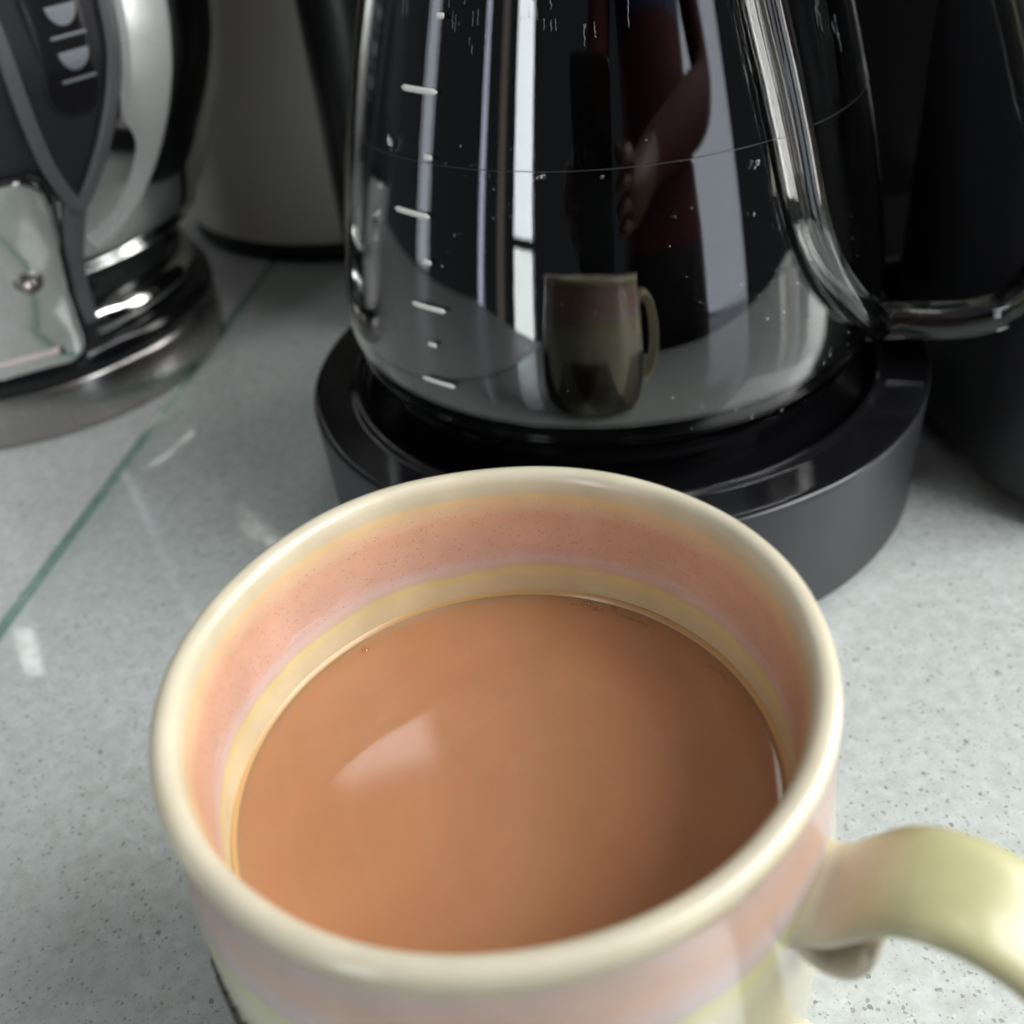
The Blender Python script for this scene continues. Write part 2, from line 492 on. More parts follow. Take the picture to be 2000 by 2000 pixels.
M['glaze_in'] = ramp_mat("glaze_inside", [(0, (.55, .47, .28)), (70, (.64, .55, .35)), (73.5, (.64, .55, .35)), (75.3, (.66, .57, .27)), (76.2, (.60, .45, .35)),
                                        (77.4, (.61, .47, .44)), (79.5, (.61, .385, .30)), (87.0, (.62, .365, .245)), (89.0, (.64, .44, .29)), (91.2, (.67, .50, .28)), (92.6, (.66, .54, .28)), (93.8, cream)],
                         95, pits=True, rough=.2)
M['glaze_out'] = ramp_mat("glaze_outside", [(0, (.50, .47, .34)), (40, (.60, .56, .40)), (72, (.64, .60, .42)), (76.0, (.56, .54, .26)), (77.2, (.50, .42, .38)), (79, (.53, .42, .40)),
                                          (84, (.55, .36, .27)), (89.3, (.50, .36, .31)), (91.2, (.50, .38, .30)), (92.0, (.44, .30, .09)), (92.9, (.70, .58, .36)), (93.8, cream)], 95, rough=.17)
M['glaze_rim'] = ramp_mat("glaze_rim", [(0, cream), (92, cream), (95, (.57, .52, .39))], 95, coat=.12, rough=.26)
M['glaze_handle'] = ramp_mat("glaze_handle", [(0, (.55, .52, .38)), (62, (.62, .58, .44)), (76, (.58, .52, .40)), (79, (.54, .46, .32)), (82.5, (.50, .47, .28)), (87, (.47, .455, .24)), (95, (.47, .45, .25))], 95, rough=.3, wobble=3, coat=.08)

# ------------------------------------------------------------------ setting
worktop = rbox("worktop", -800, 900, -270, 700, -34.5, -4.5, 6, M['quartz'], bev=2)
tag(worktop, kind='structure')
wallm = simple("painted_wall", (.10, .10, .095), .7)
o = rbox("back_wall", -900, 1300, 701, 760, -900, 1400, 1, wallm, bev=.5); tag(o, kind='structure')
flo = simple("dark_floor", (.05, .04, .035), .5)
o = rbox("floor", -3500, 3500, -4000, 760, -940, -901, 1, flo, bev=.5); tag(o, kind='structure')
cabm = simple("dark_cabinet_front", (.05, .05, .055), .45)
cab = rbox("base_cabinet", -780, 880, -245, 700, -900, -35, 3, cabm, bev=1.5)
tag(cab, "dark base cabinet carrying the grey speckled worktop", "cabinet")

# glass board lying on the worktop: its left edge runs from front left to back
e0, e1 = Vector((-141.2, 142.9, 0)), Vector((-90.5, 341.0, 0))
ed = (e1 - e0).normalized(); nr = Vector((ed.y, -ed.x, 0))
A = e0 - ed * 390; B = e0 + ed * 500
quad = [A, B, B + nr * 900, A + nr * 900]
bverts = []
for z, ins in ((-4.2, .6), (-3.7, 0), (-.5, 0), (0, .6)):
    for i, q in enumerate(quad):
        sgn = (1 if i in (0, 1) else -1); s2 = (1 if i in (0, 3) else -1)
        v = q + nr * ins * sgn + ed * ins * s2
        bverts.append((v.x, v.y, z))
faces, fm = [], []
for j in range(3):
    for k in range(4):
        faces.append([j * 4 + k, j * 4 + (k + 1) % 4, (j + 1) * 4 + (k + 1) % 4, (j + 1) * 4 + k]); fm.append(1)
faces.append([3, 2, 1, 0]); fm.append(0); faces.append([12, 13, 14, 15]); fm.append(0)
board = mesh_obj("glass_worktop_saver", bverts, faces, None, mats=[M['board'], M['board_edge']], fm=fm, smooth=False)
tag(board, "clear glass board with a green tinted edge lying on the grey worktop", "glass board")

# ------------------------------------------------------------------ mug
mug = empty("mug")
tag(mug, "cream rimmed stoneware mug with pink and yellow green glaze, full of milky coffee", "mug")
outer = [(0, 0), (36, 0), (40, .6), (42.3, 2.5), (43.6, 8), (45.6, 20), (46.6, 34), (47.1, 52), (46.6, 70), (45.5, 84), (44.9, 90), (44.95, 91.6)]
rim = [(45.25, 92.6), (45.35, 93.4), (45.2, 94.2), (44.7, 94.8), (44.0, 95.1), (43.2, 95.1), (42.5, 94.8), (42.0, 94.2), (41.7, 93.5)]
inner = [(41.45, 91.5), (41.2, 86), (40.9, 78), (40.8, 70), (40.7, 50), (39.3, 20), (38, 10), (34, 6), (28, 5), (0, 5)]
prof = outer + rim + inner


def fmat(a, b_):
    if a in inner: return 1
    if a in rim: return 2
    return 0


def dense(P, n):
    out = []
    for i in range(len(P) - 1):
        for k in range(n):
            t = k / n
            out.append((P[i][0] * (1 - t) + P[i + 1][0] * t, P[i][1] * (1 - t) + P[i + 1][1] * t))
    out.append(P[-1]); return out


body = lathe("body", prof, None, mug, seg=220, mats=[M['glaze_out'], M['glaze_in'], M['glaze_rim']], fmat=fmat)
# slight unevenness of a thrown pot
for v in body.data.vertices:
    a = math.atan2(v.co.y, v.co.x); z = v.co.z / S
    k = 1 + .0028 * math.sin(2 * a + .6) + .0014 * math.sin(5 * a + z * .05)
    v.co.x *= k; v.co.y *= k
    if z > 90: v.co.z += (.22 * math.sin(3 * a + 1) + .12 * math.sin(7 * a)) * S
# carved lower half: raised strips running in slanting bundles round the foot
cm = simple("carved_dark_clay", (.045, .036, .03), .45)
sv, sf = [], []
nb = 12
for bnd in range(2, 11):
    a_c = 360 * bnd / nb - 25
    sl = 26 if bnd % 2 else -26
    for k in range(9):
        off = (k - 4) * 3.5
        path = []
        for j in range(9):
            t = j / 8
            z = 4 + 57 * t
            a = rad(a_c + off + sl * (t - .5) * .9)
            rr = 43.0 + .6 * (z - 3) / 5 if z < 8 else (43.6 + (z - 8) / 12 * 2 if z < 20 else (45.6 + (z - 20) / 14 if z < 34 else (46.6 + (z - 34) * .028 if z < 52 else 47.1 - (z - 52) * .028)))
            path.append(Vector((rr * math.cos(a), rr * math.sin(a), z)))
        b0 = len(sv)
        for j, q in enumerate(path):
            rdl = Vector((q.x, q.y, 0)).normalized(); tg = Vector((-rdl.y, rdl.x, 0))
            wj = 1.25 * math.sin(PI * (j + .6) / 9.2) + .15
            sv += [tuple(q - tg * wj - rdl * .4), tuple(q + rdl * .9), tuple(q + tg * wj - rdl * .4)]
        for j in range(8):
            for i in range(2):
                sf.append([b0 + j * 3 + i, b0 + j * 3 + i + 1, b0 + j * 3 + 4 + i, b0 + j * 3 + 3 + i])
carv = mesh_obj("carved_relief", sv, sf, cm, mug)
carv['kind'] = 'stuff'

az = rad(-38.5)
hu, hn = Vector((math.cos(az), math.sin(az), 0)), Vector((-math.sin(az), math.cos(az), 0))


def hp(pts): return [tuple(hu * r + Vector((0, 0, z))) for r, z in pts]


strap = [(43.2, 73.2), (46, 73.8), (49, 75.2), (51.9, 78.8), (55.2, 82.6), (59.4, 84.5), (65, 84.3), (71, 81.5), (77, 75.5), (80.5, 65), (80.5, 52), (76, 39), (67, 29), (56, 24), (43.5, 23)]
path = catmull(hp(strap), 8)


def ssect(t):
    flare = max(0, 1 - t / .07)
    f2 = max(0, (t - .93) / .07)
    return (7.7 + 3.2 * flare ** 1.5 + 2.5 * f2, 2.5 + 2.4 * flare ** 1.6 + 1.5 * f2)


sweep("handle", path, ssect, M['glaze_handle'], mug, side=hn, power=2.6, ns=28)
curl = [(45.2, 74.0), (46.3, 71.8), (47.9, 69.8), (50.2, 68.9), (52.5, 69.8), (53.9, 72.0), (54.2, 74.2), (54.1, 75.6)]
sweep("handle_curl", catmull(hp(curl), 7), lambda t: (7.4 - .5 * t, 2.0 - .9 * t), M['glaze_handle'], mug, side=hn, power=2.8, ns=24)

# ------------------------------------------------------------------ coffee with milk
zc = 68.7
cp = [(0, zc)]
for k in range(1, 61):
    r = 40.6 * (1 - (1 - k / 60) ** 1.6)
    cp.append((r, zc + 1.1 * math.exp(-(40.6 - r) / 2.2)))
cp += [(41.0, zc + 1.25), (41.0, 60), (39.3, 30), (0, 30)]
cof = lathe("milky_coffee", cp, M['milky'], seg=160)
cof.location = (0, 0, 0)
tag(cof, "milky brown coffee filling the cream rimmed mug", "coffee")

film = [(40.2, zc + .95), (40.55, zc + 1.15), (40.72, zc + 1.7), (40.9, zc + 1.75), (40.9, zc + .6), (40.2, zc + .6)]
lathe("edge_film", film, simple("thin_coffee_film", (.52, .31, .13), .25), cof, seg=160, close=True)
bub_me = None


def bubble(x, y, r, z=zc):
    global bub_me
    if bub_me is None:
        bm = bmesh.new(); bmesh.ops.create_uvsphere(bm, u_segments=20, v_segments=12, radius=1.0)
        me = bpy.data.meshes.new("bubble"); bm.to_mesh(me); bm.free()
        me.polygons.foreach_set('use_smooth', [True] * len(me.polygons)); me.materials.append(M['bubble']); bub_me = me
    b = bpy.data.objects.new("bubble", bub_me); col.objects.link(b)
    b.parent = cof; b.location = (x * S, y * S, (z + r * .25) * S); b.scale = (r * S, r * S, r * S * .8)
    return b


for x, y, r in ((18.4, 35.0, 1.15), (22.9, 32.6, .9), (-21.3, 32.3, .8), (38.7, 10.9, .6), (39.1, 9.1, .5), (-11, -10.7, .22)):
    bubble(x, y, r)
for a0, a1, n in ((66, 62, 5), (60, 57, 5), (53.5, 44, 14), (24, 17, 7)):
    for i in range(n):
        a = rad(a0 + (a1 - a0) * i / n + random.uniform(-.3, .3)); rr = 39.0 - random.uniform(0, .6)
        bubble(rr * math.cos(a), rr * math.sin(a), random.uniform(.2, .45), zc + .3)

# ------------------------------------------------------------------ coffee maker with warming base
CX, CY = 51.0, 178.8
maker = empty("coffee_maker", (CX, CY, 0))
tag(maker, "black coffee machine with a round warming base under the glass carafe", "coffee maker")
side = [(0, .4), (89.2, .4), (90.8, 1.0), (91.2, 2.0), (92.0, 37.7), (92.05, 38.8), (91.7, 39.55)]
lathe("warming_base", side, M['black_satin'], maker, seg=180)
topring = [(91.7, 39.55), (91.2, 39.95), (90.4, 40.15), (89.5, 40.2), (81.2, 40.2), (80.2, 40.35), (79.4, 40.9), (78.6, 41.25), (77.7, 41.3), (77.0, 40.8), (76.6, 39.8), (76.3, 38.2), (75.8, 36.9), (74.8, 36.1), (73.5, 35.8), (69.0, 35.4), (61, 35.2), (59.6, 35.5), (58.6, 36.2), (57.4, 36.5), (56.0, 36.4), (55.2, 35.9), (54.4, 35.2), (52, 35.1), (0, 35.1)]
lathe("base_top", topring, M['black_gloss'], maker, seg=180)
tw = rbox("tower", -86, 180, 122, 260, 0.4, 236, 24, M['black_tower'], maker, bev=3)
rbox("tower_foot", -60, 165, 62, 130, .4, 26, 8, M['black_tower'], maker, bev=2)
hd = rbox("brew_head", -86, 180, 70, 260, 236.5, 268, 24, M['black_gloss'], maker, bev=4)

# ------------------------------------------------------------------ glass carafe
car = empty("glass_carafe", (CX, CY, 0))
tag(car, "clear glass carafe with white level marks standing on the black warming base", "carafe")
z0, R0, rb, zb, kk = 67.7, 76.3, 46., 36.4, 2.3


def cr_(z):
    if z >= z0: return R0 - .0423 * (z - z0) ** 1.38
    t = min(1, (z0 - z) / (z0 - zb))
    return rb + (R0 - rb) * max(0, 1 - t ** kk) ** (1 / kk)


zs = []
nn = 34
for i in range(nn):
    th = (PI / 2) * i / nn
    zs.append(z0 - (z0 - zb) * math.cos(th) ** (2 / kk))
prof_o = [(0, zb + 1.2), (20, zb + 1.0), (34, zb + .4), (rb - 3, zb + .05)] + [(cr_(z), z) for z in zs] + [(cr_(z), z) for z in [68, 72, 76, 80, 85, 90, 100, 110, 120, 130, 140, 150, 160, 170, 180, 190, 198]]
top = [(38, 201), (36, 205), (36, 209), (37.5, 213)]
prof_o += top
wall_t = 1.9


def inset(P, d):
    out = []
    for i, q in enumerate(P):
        a = Vector(P[max(i - 1, 0)]); b_ = Vector(P[min(i + 1, len(P) - 1)])
        t = (b_ - a).normalized(); nrm = Vector((-t.y, t.x))   # to the inside for an upward profile
        r = q[0] + nrm.x * d; z = q[1] + nrm.y * d
        out.append((max(r, 0), z))
    out[0] = (0, P[0][1] + d)
    return out


prof_i = inset(prof_o, wall_t)
shell = prof_o + [(36.8, 214)] + prof_i[::-1]
lathe("body", shell, M['carafe'], car, seg=200)
lev = 118.2
fill = 168.0
pc = inset(prof_o, wall_t + .25)
pc = [q for q in pc if q[1] < fill - .5]
rl = cr_(fill) - wall_t - .25
pc = pc + [(rl, fill), (rl - 1.5, fill - .9), (0, fill - 1)]
bc = lathe("black_coffee", pc, M['black_coffee'], seg=160, loc=(CX, CY, 0))
tag(bc, "black coffee inside the glass carafe on the warming base", "coffee")
ringp = []
for k in range(8):
    a = 2 * PI * k / 8
    ringp.append((cr_(lev) + .04 * math.cos(a), lev + .3 + .07 * math.sin(a)))
lathe("residue_ring", ringp, M['scum'], car, seg=160, close=True)


def on_carafe(azd, z, off=0.0):
    a = rad(azd); r = cr_(z) + off
    return Vector((r * math.sin(a), -r * math.cos(a), z))


def mark(a0, a1, z, h):
    """a short printed bar lying on the glass"""
    n = 12
    v, f = [], []
    mid = []
    hw = h / 2
    for i in range(n + 1):
        t = i / n
        e = min(1, math.sqrt(max(0.0, 1 - (max(0, (abs(t - .5) * 2 - .88)) / .12) ** 2)) + .12)
        a = a0 + (a1 - a0) * t
        for s_ in (-1, 1):
            for off in (.02, .14):
                v.append(tuple(on_carafe(a, z + s_ * hw * e, off)))
    for i in range(n):
        b0, b1 = i * 4, i * 4 + 4
        f += [[b0 + 1, b0 + 3, b1 + 3, b1 + 1], [b0, b1, b1 + 2, b0 + 2], [b0, b0 + 1, b1 + 1, b1], [b0 + 2, b1 + 2, b1 + 3, b0 + 3]]
    f += [[0, 2, 3, 1], [n * 4, n * 4 + 1, n * 4 + 3, n * 4 + 2]]
    mesh_obj("level_mark", v, f, M['print_white'], car)


for a0, a1, z in ((-55.0, -44.4, 132.9), (-55.4, -45.4, 107.2), (-50.2, -41.7, 86.4), (-48.6, -40.4, 67.7)):
    mark(a0, a1, z, 1.25)
for a, z in ((-44.6, 147.3), (-46.2, 119.7), (-46.0, 97.0), (-45.2, 77.4)):
    mark(a - 1.05, a + 1.05, z, 1.1)

# glass rod handle
ha = rad(-22)
cu = Vector((math.cos(ha), math.sin(ha), 0))
hpts = [(70.0, 50.5), (72.0, 51.0), (75.5, 52.2), (84, 53.0), (93, 53.2), (101, 54.3), (109, 58.0), (114.5, 66), (115, 80), (111, 98), (104, 117), (95.5, 138), (86, 156), (74, 170), (60, 178), (47.5, 181)]
hpath = catmull([tuple(cu * r + Vector((0, 0, z))) for r, z in hpts], 8)


def hsec(t):
    e = max(0, 1 - t / .05); e2 = max(0, (t - .95) / .05)
    q = 5.1 + 3.2 * e ** 1.5 + 1.8 * e2 ** 1.5 - .5 * math.exp(-((t - .07) / .02) ** 2)
    return (q, q)


sweep("handle", hpath, hsec, M['rod'], car, ns=32)

# the handle's mirror image in the glass, built as a solid rod on the body
refl_line = [(22.5, 176), (22.8, 160), (23.8, 145), (25.5, 130), (26.8, 117), (28, 104), (29.8, 95), (33, 86), (38.5, 77), (46, 68), (56, 59.5), (67, 52.5)]
spath = catmull([tuple(on_carafe(a, z, 1.2)) for a, z in refl_line], 8)
sweep("handle_reflection", spath, lambda t: (5.0 - .8 * t, 4.4 - .4 * t), M['rod'], car, ns=28)

# droplets and specks on the glass
dv = []
bm = bmesh.new()


def drop(azd, z, r, el=1.0):
    p_ = on_carafe(azd, z, 0)
    e = Vector((p_.x, p_.y, 0)).normalized(); tg = Vector((-e.y, e.x, 0)); up = Vector((0, 0, 1))
    res = bmesh.ops.create_uvsphere(bm, u_segments=10, v_segments=6, radius=1.0)
    for v in res['verts']:
        c = v.co.copy()
        v.co = (p_ + tg * c.x * r + up * c.z * r * el + e * c.y * r * (.3 if r < 1 else .12)) * S


for q in ((-57.9, 120.7, 1.3, 1.6), (-21.6, 117.6, .6, .9), (18.7, 114.8, .65, 1), (-10.8, 117, .35, 1), (5.6, 118, .3, 1), (-22.6, 117.3, .35, 1)):
    drop(*q)
for i in range(110):
    drop(random.uniform(-45, 50), random.uniform(52, 128), random.choice((.12, .14, .16, .2, .26)), random.uniform(1, 2.2))
me = bpy.data.meshes.new("droplets"); bm.to_mesh(me); bm.free(); me.materials.append(M['drop'])
me.polygons.foreach_set('use_smooth', [True] * len(me.polygons))
dr = bpy.data.objects.new("droplets", me); col.objects.link(dr); dr.parent = car; dr['kind'] = 'stuff'

# ragged splash residue near the top of the glass
bm = bmesh.new()
for base, wdt, zt in ((-40, 5, 145), (-35, 4, 142), (-24, 3, 147), (-20, 3, 145), (-13, 4, 145), (-4, 3, 147), (31, 3, 146), (40, 2.5, 139), (46, 2.5, 133)):
    for j in range(random.choice((3, 4, 6))):
        a = base + random.uniform(-wdt, wdt) * .6; z = zt + random.uniform(0, 7)
        L_ = random.uniform(.4, 4.2)
        prev = None
        n = 6
        for i in range(n + 1):
            zz = z - L_ * i / n; aa = a + random.uniform(-.16, .16)
            p_ = on_carafe(aa, zz, .02); e = Vector((p_.x, p_.y, 0)).normalized(); tg = Vector((-e.y, e.x, 0))
            wv = random.uniform(.02, .11)
            v0 = bm.verts.new((p_ - tg * wv) * S); v1 = bm.verts.new((p_ + e * .08) * S); v2 = bm.verts.new((p_ + tg * wv) * S)
            if prev:
                bm.faces.new((prev[0], prev[1], v1, v0)); bm.faces.new((prev[1], prev[2], v2, v1))
            prev = (v0, v1, v2)
me = bpy.data.meshes.new("splash_residue"); bm.to_mesh(me); bm.free(); me.materials.append(M['residue'])
sr = bpy.data.objects.new("splash_residue", me); col.objects.link(sr); sr.parent = car; sr['kind'] = 'stuff'

# ------------------------------------------------------------------ canister behind
can = empty("steel_canister", (-26, 484, -4.5))
tag(can, "grey brushed steel canister with a black foot behind the kettle", "canister")
lathe("foot", [(0, 0), (97, 0), (99, 1), (99, 8), (97, 9), (0, 9)], M['black_matt'], can, seg=120)
lathe("body", [(97, 9.2), (100.5, 10.5), (101, 13), (101, 190), (99, 194), (0, 194)], M['steel_grey'], can, seg=140)
lathe("lid", [(0, 194.3), (102, 194.3), (102.5, 196), (102.5, 207), (98, 213), (0, 215)], M['black_satin'], can, seg=120)

# ------------------------------------------------------------------ black appliance on the right
app = empty("black_grinder", (246, 160, 0))
tag(app, "tall matt black rounded appliance at the right edge beside the coffee maker", "appliance")
rbox("body", -93, 95, -55, 71, .4, 205, 36, M['black_satin'], app, bev=5, seg=16)
rbox("lid", -91, 93, -53, 69, 205.4, 218, 34, M['black_gloss'], app, bev=5, seg=16)

# ------------------------------------------------------------------ kettle
KX, KY = -172, 327
ket = empty("kettle", (KX, KY, -4.5))
tag(ket, "polished steel electric kettle with cup marked water window and switch panel", "kettle")
O = 4.5
lathe("base_skirt", [(0, 0), (75, 0), (76.6, 1), (77, 3), (77, 19), (76, 21), (0, 21)], M['steel_skirt'], ket, seg=140)
lathe("base_band", [(0, 21.3), (75.5, 21.3), (77.6, 22.2), (77.8, 24), (77.6, 27.2), (76.2, 29.8), (73.6, 31), (0, 31)], M['black_gloss'], ket, seg=140)
foot = [(0, 31.4), (71, 31.4), (72.8, 32.4), (73.2, 35), (72.6, 38), (71.0, 40.4), (69.5, 41.4), (0, 41.4)]
lathe("foot_ring", foot, M['steel_polish'], ket, seg=160)
lathe("neck", [(0, 41.8), (68.8, 41.8), (69.6, 42.4), (69.8, 50), (71.5, 55), (73.5, 57.4), (73.0, 58), (0, 58)], M['black_gloss'], ket, seg=160)  # reflection of the black band, put into the neck as gloss black
kprof = [(0, 58.4), (74.5, 58.4), (78.0, 60), (82, 63.5), (87, 70), (91, 77), (95, 85), (98.4, 93), (102, 102), (105.6, 113), (108.5, 126), (110, 145), (109, 170), (104, 200), (92, 230), (72, 250), (44, 262), (0, 264)]
kp2 = [(a, b_) for a, b_ in catmull(kprof, 4)]
kp2[0] = (0, 58.4)
lathe("body", kp2, M['steel_polish'], ket, seg=160)


def kr(z):
    """housing surface radius, z above the board"""
    P = [(-4, 77), (20, 76), (24, 75.5), (52, 80), (80, 94), (104, 105), (128, 112), (160, 114), (190, 111)]
    if z <= P[0][0]: return P[0][1]
    for (a, ra), (b_, rb_) in zip(P, P[1:]):
        if z <= b_: return ra + (rb_ - ra) * (z - a) / (b_ - a)
    return P[-1][1]


def kp(azd, z, off=0):
    z = z * 1.09 - 2.7
    a = rad(azd); r = kr(z) + off
    return Vector((r * math.sin(a), -r * math.cos(a), z + O))


def kpatch(name, poly, off, th, mat, parent=ket, n=14, crown=.6):
    """raised plate on the housing, outlined by (azimuth, height) points"""
    cx = sum(q[0] for q in poly) / len(poly); cz = sum(q[1] for q in poly) / len(poly)
    rings = []
    verts, faces = [], []
    lv = [(1.0, off - 6), (1.0, off + th * .5), (.985, off + th * .9), (.96, off + th)] + [(.96 * (1 - k / n), off + th + crown * (k / n) * .0) for k in range(1, n)]
    m_ = len(poly)
    for s_, o_ in lv:
        ids = []
        for a, z in poly:
            verts.append(tuple(kp(cx + (a - cx) * s_, cz + (z - cz) * s_, o_))); ids.append(len(verts) - 1)
        rings.append(ids)
    for r0, r1 in zip(rings, rings[1:]):
        for k in range(m_):
            faces.append([r0[k], r0[(k + 1) % m_], r1[(k + 1) % m_], r1[k]])
    verts.append(tuple(kp(cx, cz, off + th))); c_ = len(verts) - 1
    for k in range(m_):
        faces.append([rings[-1][k], rings[-1][(k + 1) % m_], c_])
    return mesh_obj(name, verts, faces, mat, parent)


def rpoly(a0, a1, z0_, z1_, ra, rz, n=8, m_=6, sh=0):
    """rounded rectangle in (azimuth, height)"""
    out = []
    for cx, cz, s0 in ((a1 - ra, z1_ - rz, 0), (a0 + ra, z1_ - rz, 90), (a0 + ra, z0_ + rz, 180), (a1 - ra, z0_ + rz, 270)):
        for k in range(n + 1):
            b_ = rad(s0 + 90 * k / n)
            out.append((cx + ra * math.cos(b_), cz + rz * math.sin(b_)))
    res = []
    for i, q in enumerate(out):
        nx = out[(i + 1) % len(out)]
        for k in range(3):
            t = k / 3
            a = q[0] + (nx[0] - q[0]) * t; z = q[1] + (nx[1] - q[1]) * t
            res.append((a + sh * z, z))
    return res


def kstrip(name, pts, wd, th, mat, off=1.0, parent=ket):
    P = catmull([tuple(kp(a, z, off)) for a, z in pts], 8)
    verts, faces = [], []
    n = len(P)
    for i, q in enumerate(P):
        q = Vector(q)
        t = (Vector(P[min(i + 1, n - 1)]) - Vector(P[max(i - 1, 0)])).normalized()
        e = Vector((q.x, q.y, 0)).normalized()
        sx = t.cross(e).normalized(); w_ = wd(i / (n - 1)) if callable(wd) else wd
        for k in range(12):
            a = 2 * PI * k / 12
            c_, s_ = math.cos(a), math.sin(a)
            cx = math.copysign(abs(c_) ** .6, c_); cy = math.copysign(abs(s_) ** .6, s_)
            verts.append(tuple(q + sx * w_ * cx + e * th * cy))
    for i in range(n - 1):
        for k in range(12):
            faces.append([i * 12 + k, i * 12 + (k + 1) % 12, (i + 1) * 12 + (k + 1) % 12, (i + 1) * 12 + k])
    faces.append(list(range(12))[::-1]); faces.append([(n - 1) * 12 + k for k in range(12)])
    return mesh_obj(name, verts, faces, mat, parent)


# black housing down the front, wide at the switch panel and narrow at the water window
hous = [(-36, 25), (36.5, 22.5), (37.0, 40), (37.6, 62), (41, 78), (46, 95), (49.5, 112), (51.5, 135), (52, 165), (-40, 165), (-38, 90), (-36.5, 60)]
hp2 = []
for i, q in enumerate(hous):
    nx = hous[(i + 1) % len(hous)]
    for k in range(6):
        t = k / 6
        hp2.append((q[0] + (nx[0] - q[0]) * t, q[1] + (nx[1] - q[1]) * t))
kpatch("housing", hp2, -1.0, 1.6, M['black_satin'])
# satin grey arms framing the water window, meeting in a trunk beside the panel
kstrip("window_frame", [(31.5, 165), (31.9, 130), (32.2, 112), (33.4, 95), (36.2, 82), (38.2, 79), (41.2, 85), (45.2, 99), (48.0, 113), (49.4, 129), (50, 165)], 2.3, 1.5, M['grey_satin'], 1.6)
kstrip("frame_trunk", [(37.3, 80), (35.6, 66), (35.2, 52), (35.5, 36)], lambda t: 4.6 - 2.2 * t, 1.3, M['grey_satin'], 1.3)
kstrip("reflection_sweep", [(58, 165), (57.6, 132), (56.8, 115), (55.2, 101), (52.4, 88), (48, 77.5), (43, 70.5), (38.6, 67.5)], lambda t: 12 - 5.0 * t ** 2, 1.6, M['sweep'], -1.2)  # bright curve mirrored in the polished body, built as a raised strip
win = kpatch("water_window", rpoly(36.4, 45.6, 105, 175, 3.5, 8), .5, .8, M['smoke'])


def flat(name, poly, off, mat, parent):
    return kpatch(name, poly, off, .25, mat, parent, n=4)


for zt in (122.6, 134.0, 145.4, 156.8):
    cup = [(39.6, zt), (44.6, zt)]
    for k in range(1, 10):
        a = PI * k / 10
        cup.append((42.1 + 2.5 * math.cos(a), zt - 5.2 * math.sin(a)))
    flat("cup_mark", cup, 1.35, M['print'], win)
    flat("level_line", rpoly(39.2, 45.2, zt - 8.0, zt - 7.2, .2, .3, n=2), 1.35, M['print'], win)
# switch panel
pan = kpatch("switch_panel", rpoly(-32, 32.4, 24.2, 92, 5, 8), .6, 1.6, M['steel_polish'])
kstrip("panel_trim", [(q[0], q[1]) for q in rpoly(-32.8, 33.2, 23.6, 92.8, 5.3, 8.4, n=5)[::2]] + [rpoly(-32.8, 33.2, 23.6, 92.8, 5.3, 8.4, n=5)[0]], .75, 1.5, M['black_gloss'], 1.2)


def stud(azd, z, r, nm, mat, parent, off=2.2, hgt=1.6, hole=True):
    c_ = kp(azd, z, off); e = Vector((c_.x, c_.y, 0)).normalized()
    q = e.to_track_quat('Z', 'Y')
    P = [(0, hgt * .4), (r * .34, hgt * .4), (r * .36, hgt * .95), (r * .6, hgt), (r * .78, hgt * .75), (r * .82, hgt * .1), (r * .9, 0), (r, hgt * .5), (r * 1.08, hgt * .3), (r * 1.1, -2)]
    o = lathe(nm, P, mat, parent, seg=40)
    o.rotation_mode = 'QUATERNION'; o.rotation_quaternion = q; o.location = c_ * S
    return o


stud(24.0, 58.5, 4.6, "socket_screw", simple("dark_screw_steel", (.35, .32, .31), .2, metal=1), pan)
stud(-24.0, 58.5, 4.6, "socket_screw", bpy.data.materials["dark_screw_steel"], pan)
stud(12.0, 74.0, 9, "dial", M['steel_polish'], pan, hgt=4)
kstrip("lever_slot", [(-24, 30.3), (0, 30.2), (25, 30.5)], 1.3, .9, simple("pale_lever", (.75, .62, .62), .25), 2.2, parent=pan)
kstrip("lever_rim", [(-25.4, 30.3), (0, 30.2), (26.3, 30.5)], 1.9, .5, M['black_gloss'], 2.0, parent=pan)

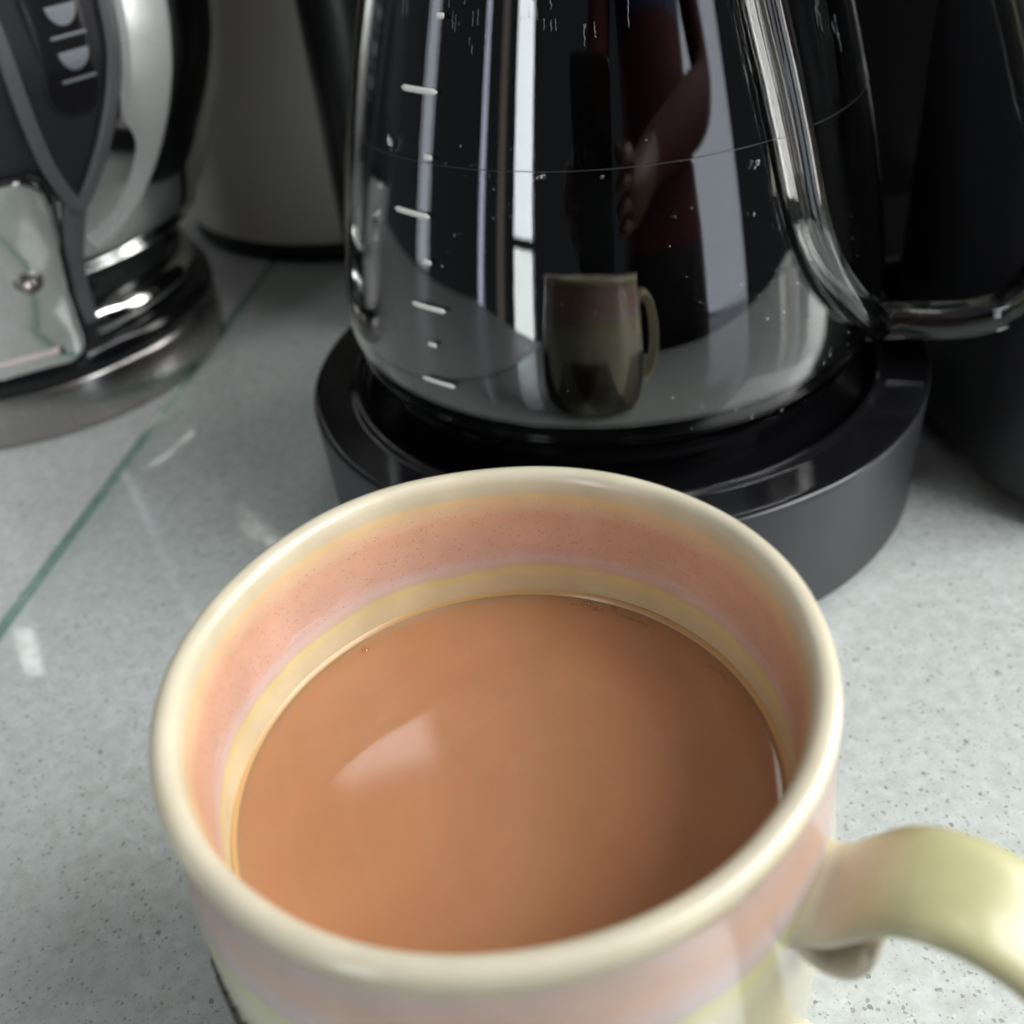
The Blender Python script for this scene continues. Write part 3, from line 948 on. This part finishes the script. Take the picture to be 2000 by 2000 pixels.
# ------------------------------------------------------------------ the photographer, mirrored in the glass
def person():
    root = empty("person", (165, -440, -901))
    tag(root, "person in a maroon top and dark trousers holding up a phone", "person")
    V = [(0, 0, 960), (0, 10, 1120), (0, 15, 1300), (0, 10, 1430), (0, 20, 1500), (0, 45, 1560), (0, 55, 1640), (0, 50, 1700),
         (-95, 0, 930), (-105, 15, 500), (-110, -10, 80), (-112, 80, 30),
         (95, 0, 930), (105, 15, 500), (110, -10, 80), (112, 80, 30),
         (-190, 10, 1410), (-240, 60, 1180), (-262, 215, 1080), (-262, 268, 1045),
         (190, 10, 1410), (240, 60, 1170), (-60, 205, 1085), (-122, 262, 1050)]
    E = [(0, 1), (1, 2), (2, 3), (3, 4), (4, 5), (5, 6), (6, 7), (0, 8), (8, 9), (9, 10), (10, 11), (0, 12), (12, 13), (13, 14), (14, 15),
         (3, 16), (16, 17), (17, 18), (18, 19), (3, 20), (20, 21), (21, 22), (22, 23)]
    rr = [(165, 110), (150, 105), (170, 115), (120, 80), (58, 58), (70, 80), (85, 100), (60, 70), (95, 95), (62, 65), (42, 45), (40, 30), (95, 95), (62, 65), (42, 45), (40, 30),
          (62, 60), (48, 48), (27, 27), (20, 24), (62, 60), (48, 48), (27, 27), (20, 24)]
    # four fingers and a thumb on each hand, closing on the phone's long edges
    U = (.15, .588, .795)
    for palm, dirx in ((19, 1), (23, -1)):
        px, py, pz = V[palm]
        for k, ln in ((-1.5, 24), (-.5, 29), (.5, 31), (1.5, 27)):
            bx, by, bz = px + U[0] * k * 18, py + U[1] * k * 18 + 8, pz + U[2] * k * 18 + 4
            V.append((bx, by, bz)); b0 = len(V) - 1; E.append((palm, b0)); rr.append((9, 9))
            V.append((bx + dirx * ln * .5, by + ln * .55, bz - ln * .15)); E.append((b0, b0 + 1)); rr.append((8, 8))
            V.append((bx + dirx * ln * 1.1, by + ln * .45, bz - ln * .35)); E.append((b0 + 1, b0 + 2)); rr.append((7, 7))
        V.append((px + dirx * 16, py - 14, pz + 26)); b0 = len(V) - 1; E.append((palm, b0)); rr.append((10, 10))
        V.append((px + dirx * 34, py - 12, pz + 40)); E.append((b0, b0 + 1)); rr.append((8, 8))
    me = bpy.data.meshes.new("figure"); me.from_pydata([tuple(c * S for c in v) for v in V], E, [])
    o = bpy.data.objects.new("figure", me); col.objects.link(o)
    md = o.modifiers.new("s", 'SKIN')
    for i, (a, b_) in enumerate(rr):
        me.skin_vertices[0].data[i].radius = (a * S, b_ * S)
    me.skin_vertices[0].data[0].use_root = True
    sb = o.modifiers.new("b", 'SUBSURF'); sb.levels = 2; sb.render_levels = 2
    dg = bpy.context.evaluated_depsgraph_get()
    me2 = bpy.data.meshes.new_from_object(o.evaluated_get(dg))
    bpy.data.objects.remove(o)
    mats = [simple("black_trousers", (.012, .012, .014), .8), simple("maroon_knit", (.075, .011, .019), .85), simple("navy_scarf", (.03, .035, .10), .8),
            simple("skin", (.09, .045, .032), .5), simple("dark_hair", (.04, .02, .012), .6)]
    for m_ in mats: me2.materials.append(m_)
    bm = bmesh.new(); bm.from_mesh(me2)
    for pz in (1010, 1235):
        bmesh.ops.bisect_plane(bm, geom=bm.verts[:] + bm.edges[:] + bm.faces[:], plane_co=(0, 0, pz * S), plane_no=(0, 0, 1))
    bm.to_mesh(me2); bm.free()
    for p_ in me2.polygons:
        c_ = p_.center / S
        k = 0
        if c_.z > 1500: k = 4 if (c_.z > 1680 or c_.y < 30) else 3
        elif c_.y > 226: k = 3
        elif abs(c_.x) < 150 and c_.z > 1235 and c_.y < 200: k = 2
        elif c_.z > 1010: k = 1
        p_.material_index = k; p_.use_smooth = True
    b = bpy.data.objects.new("body", me2); col.objects.link(b); b.parent = root
    return root


person()
ph = empty("phone", (0, 0, 0))
ph.matrix_world = cam.matrix_world.copy()
tag(ph, "dark phone held above the mug by the person in the maroon top", "phone")
rbox("body", -62, 16, -135, 24, 6, 14, 8, M['black_gloss'], ph, bev=1.5)
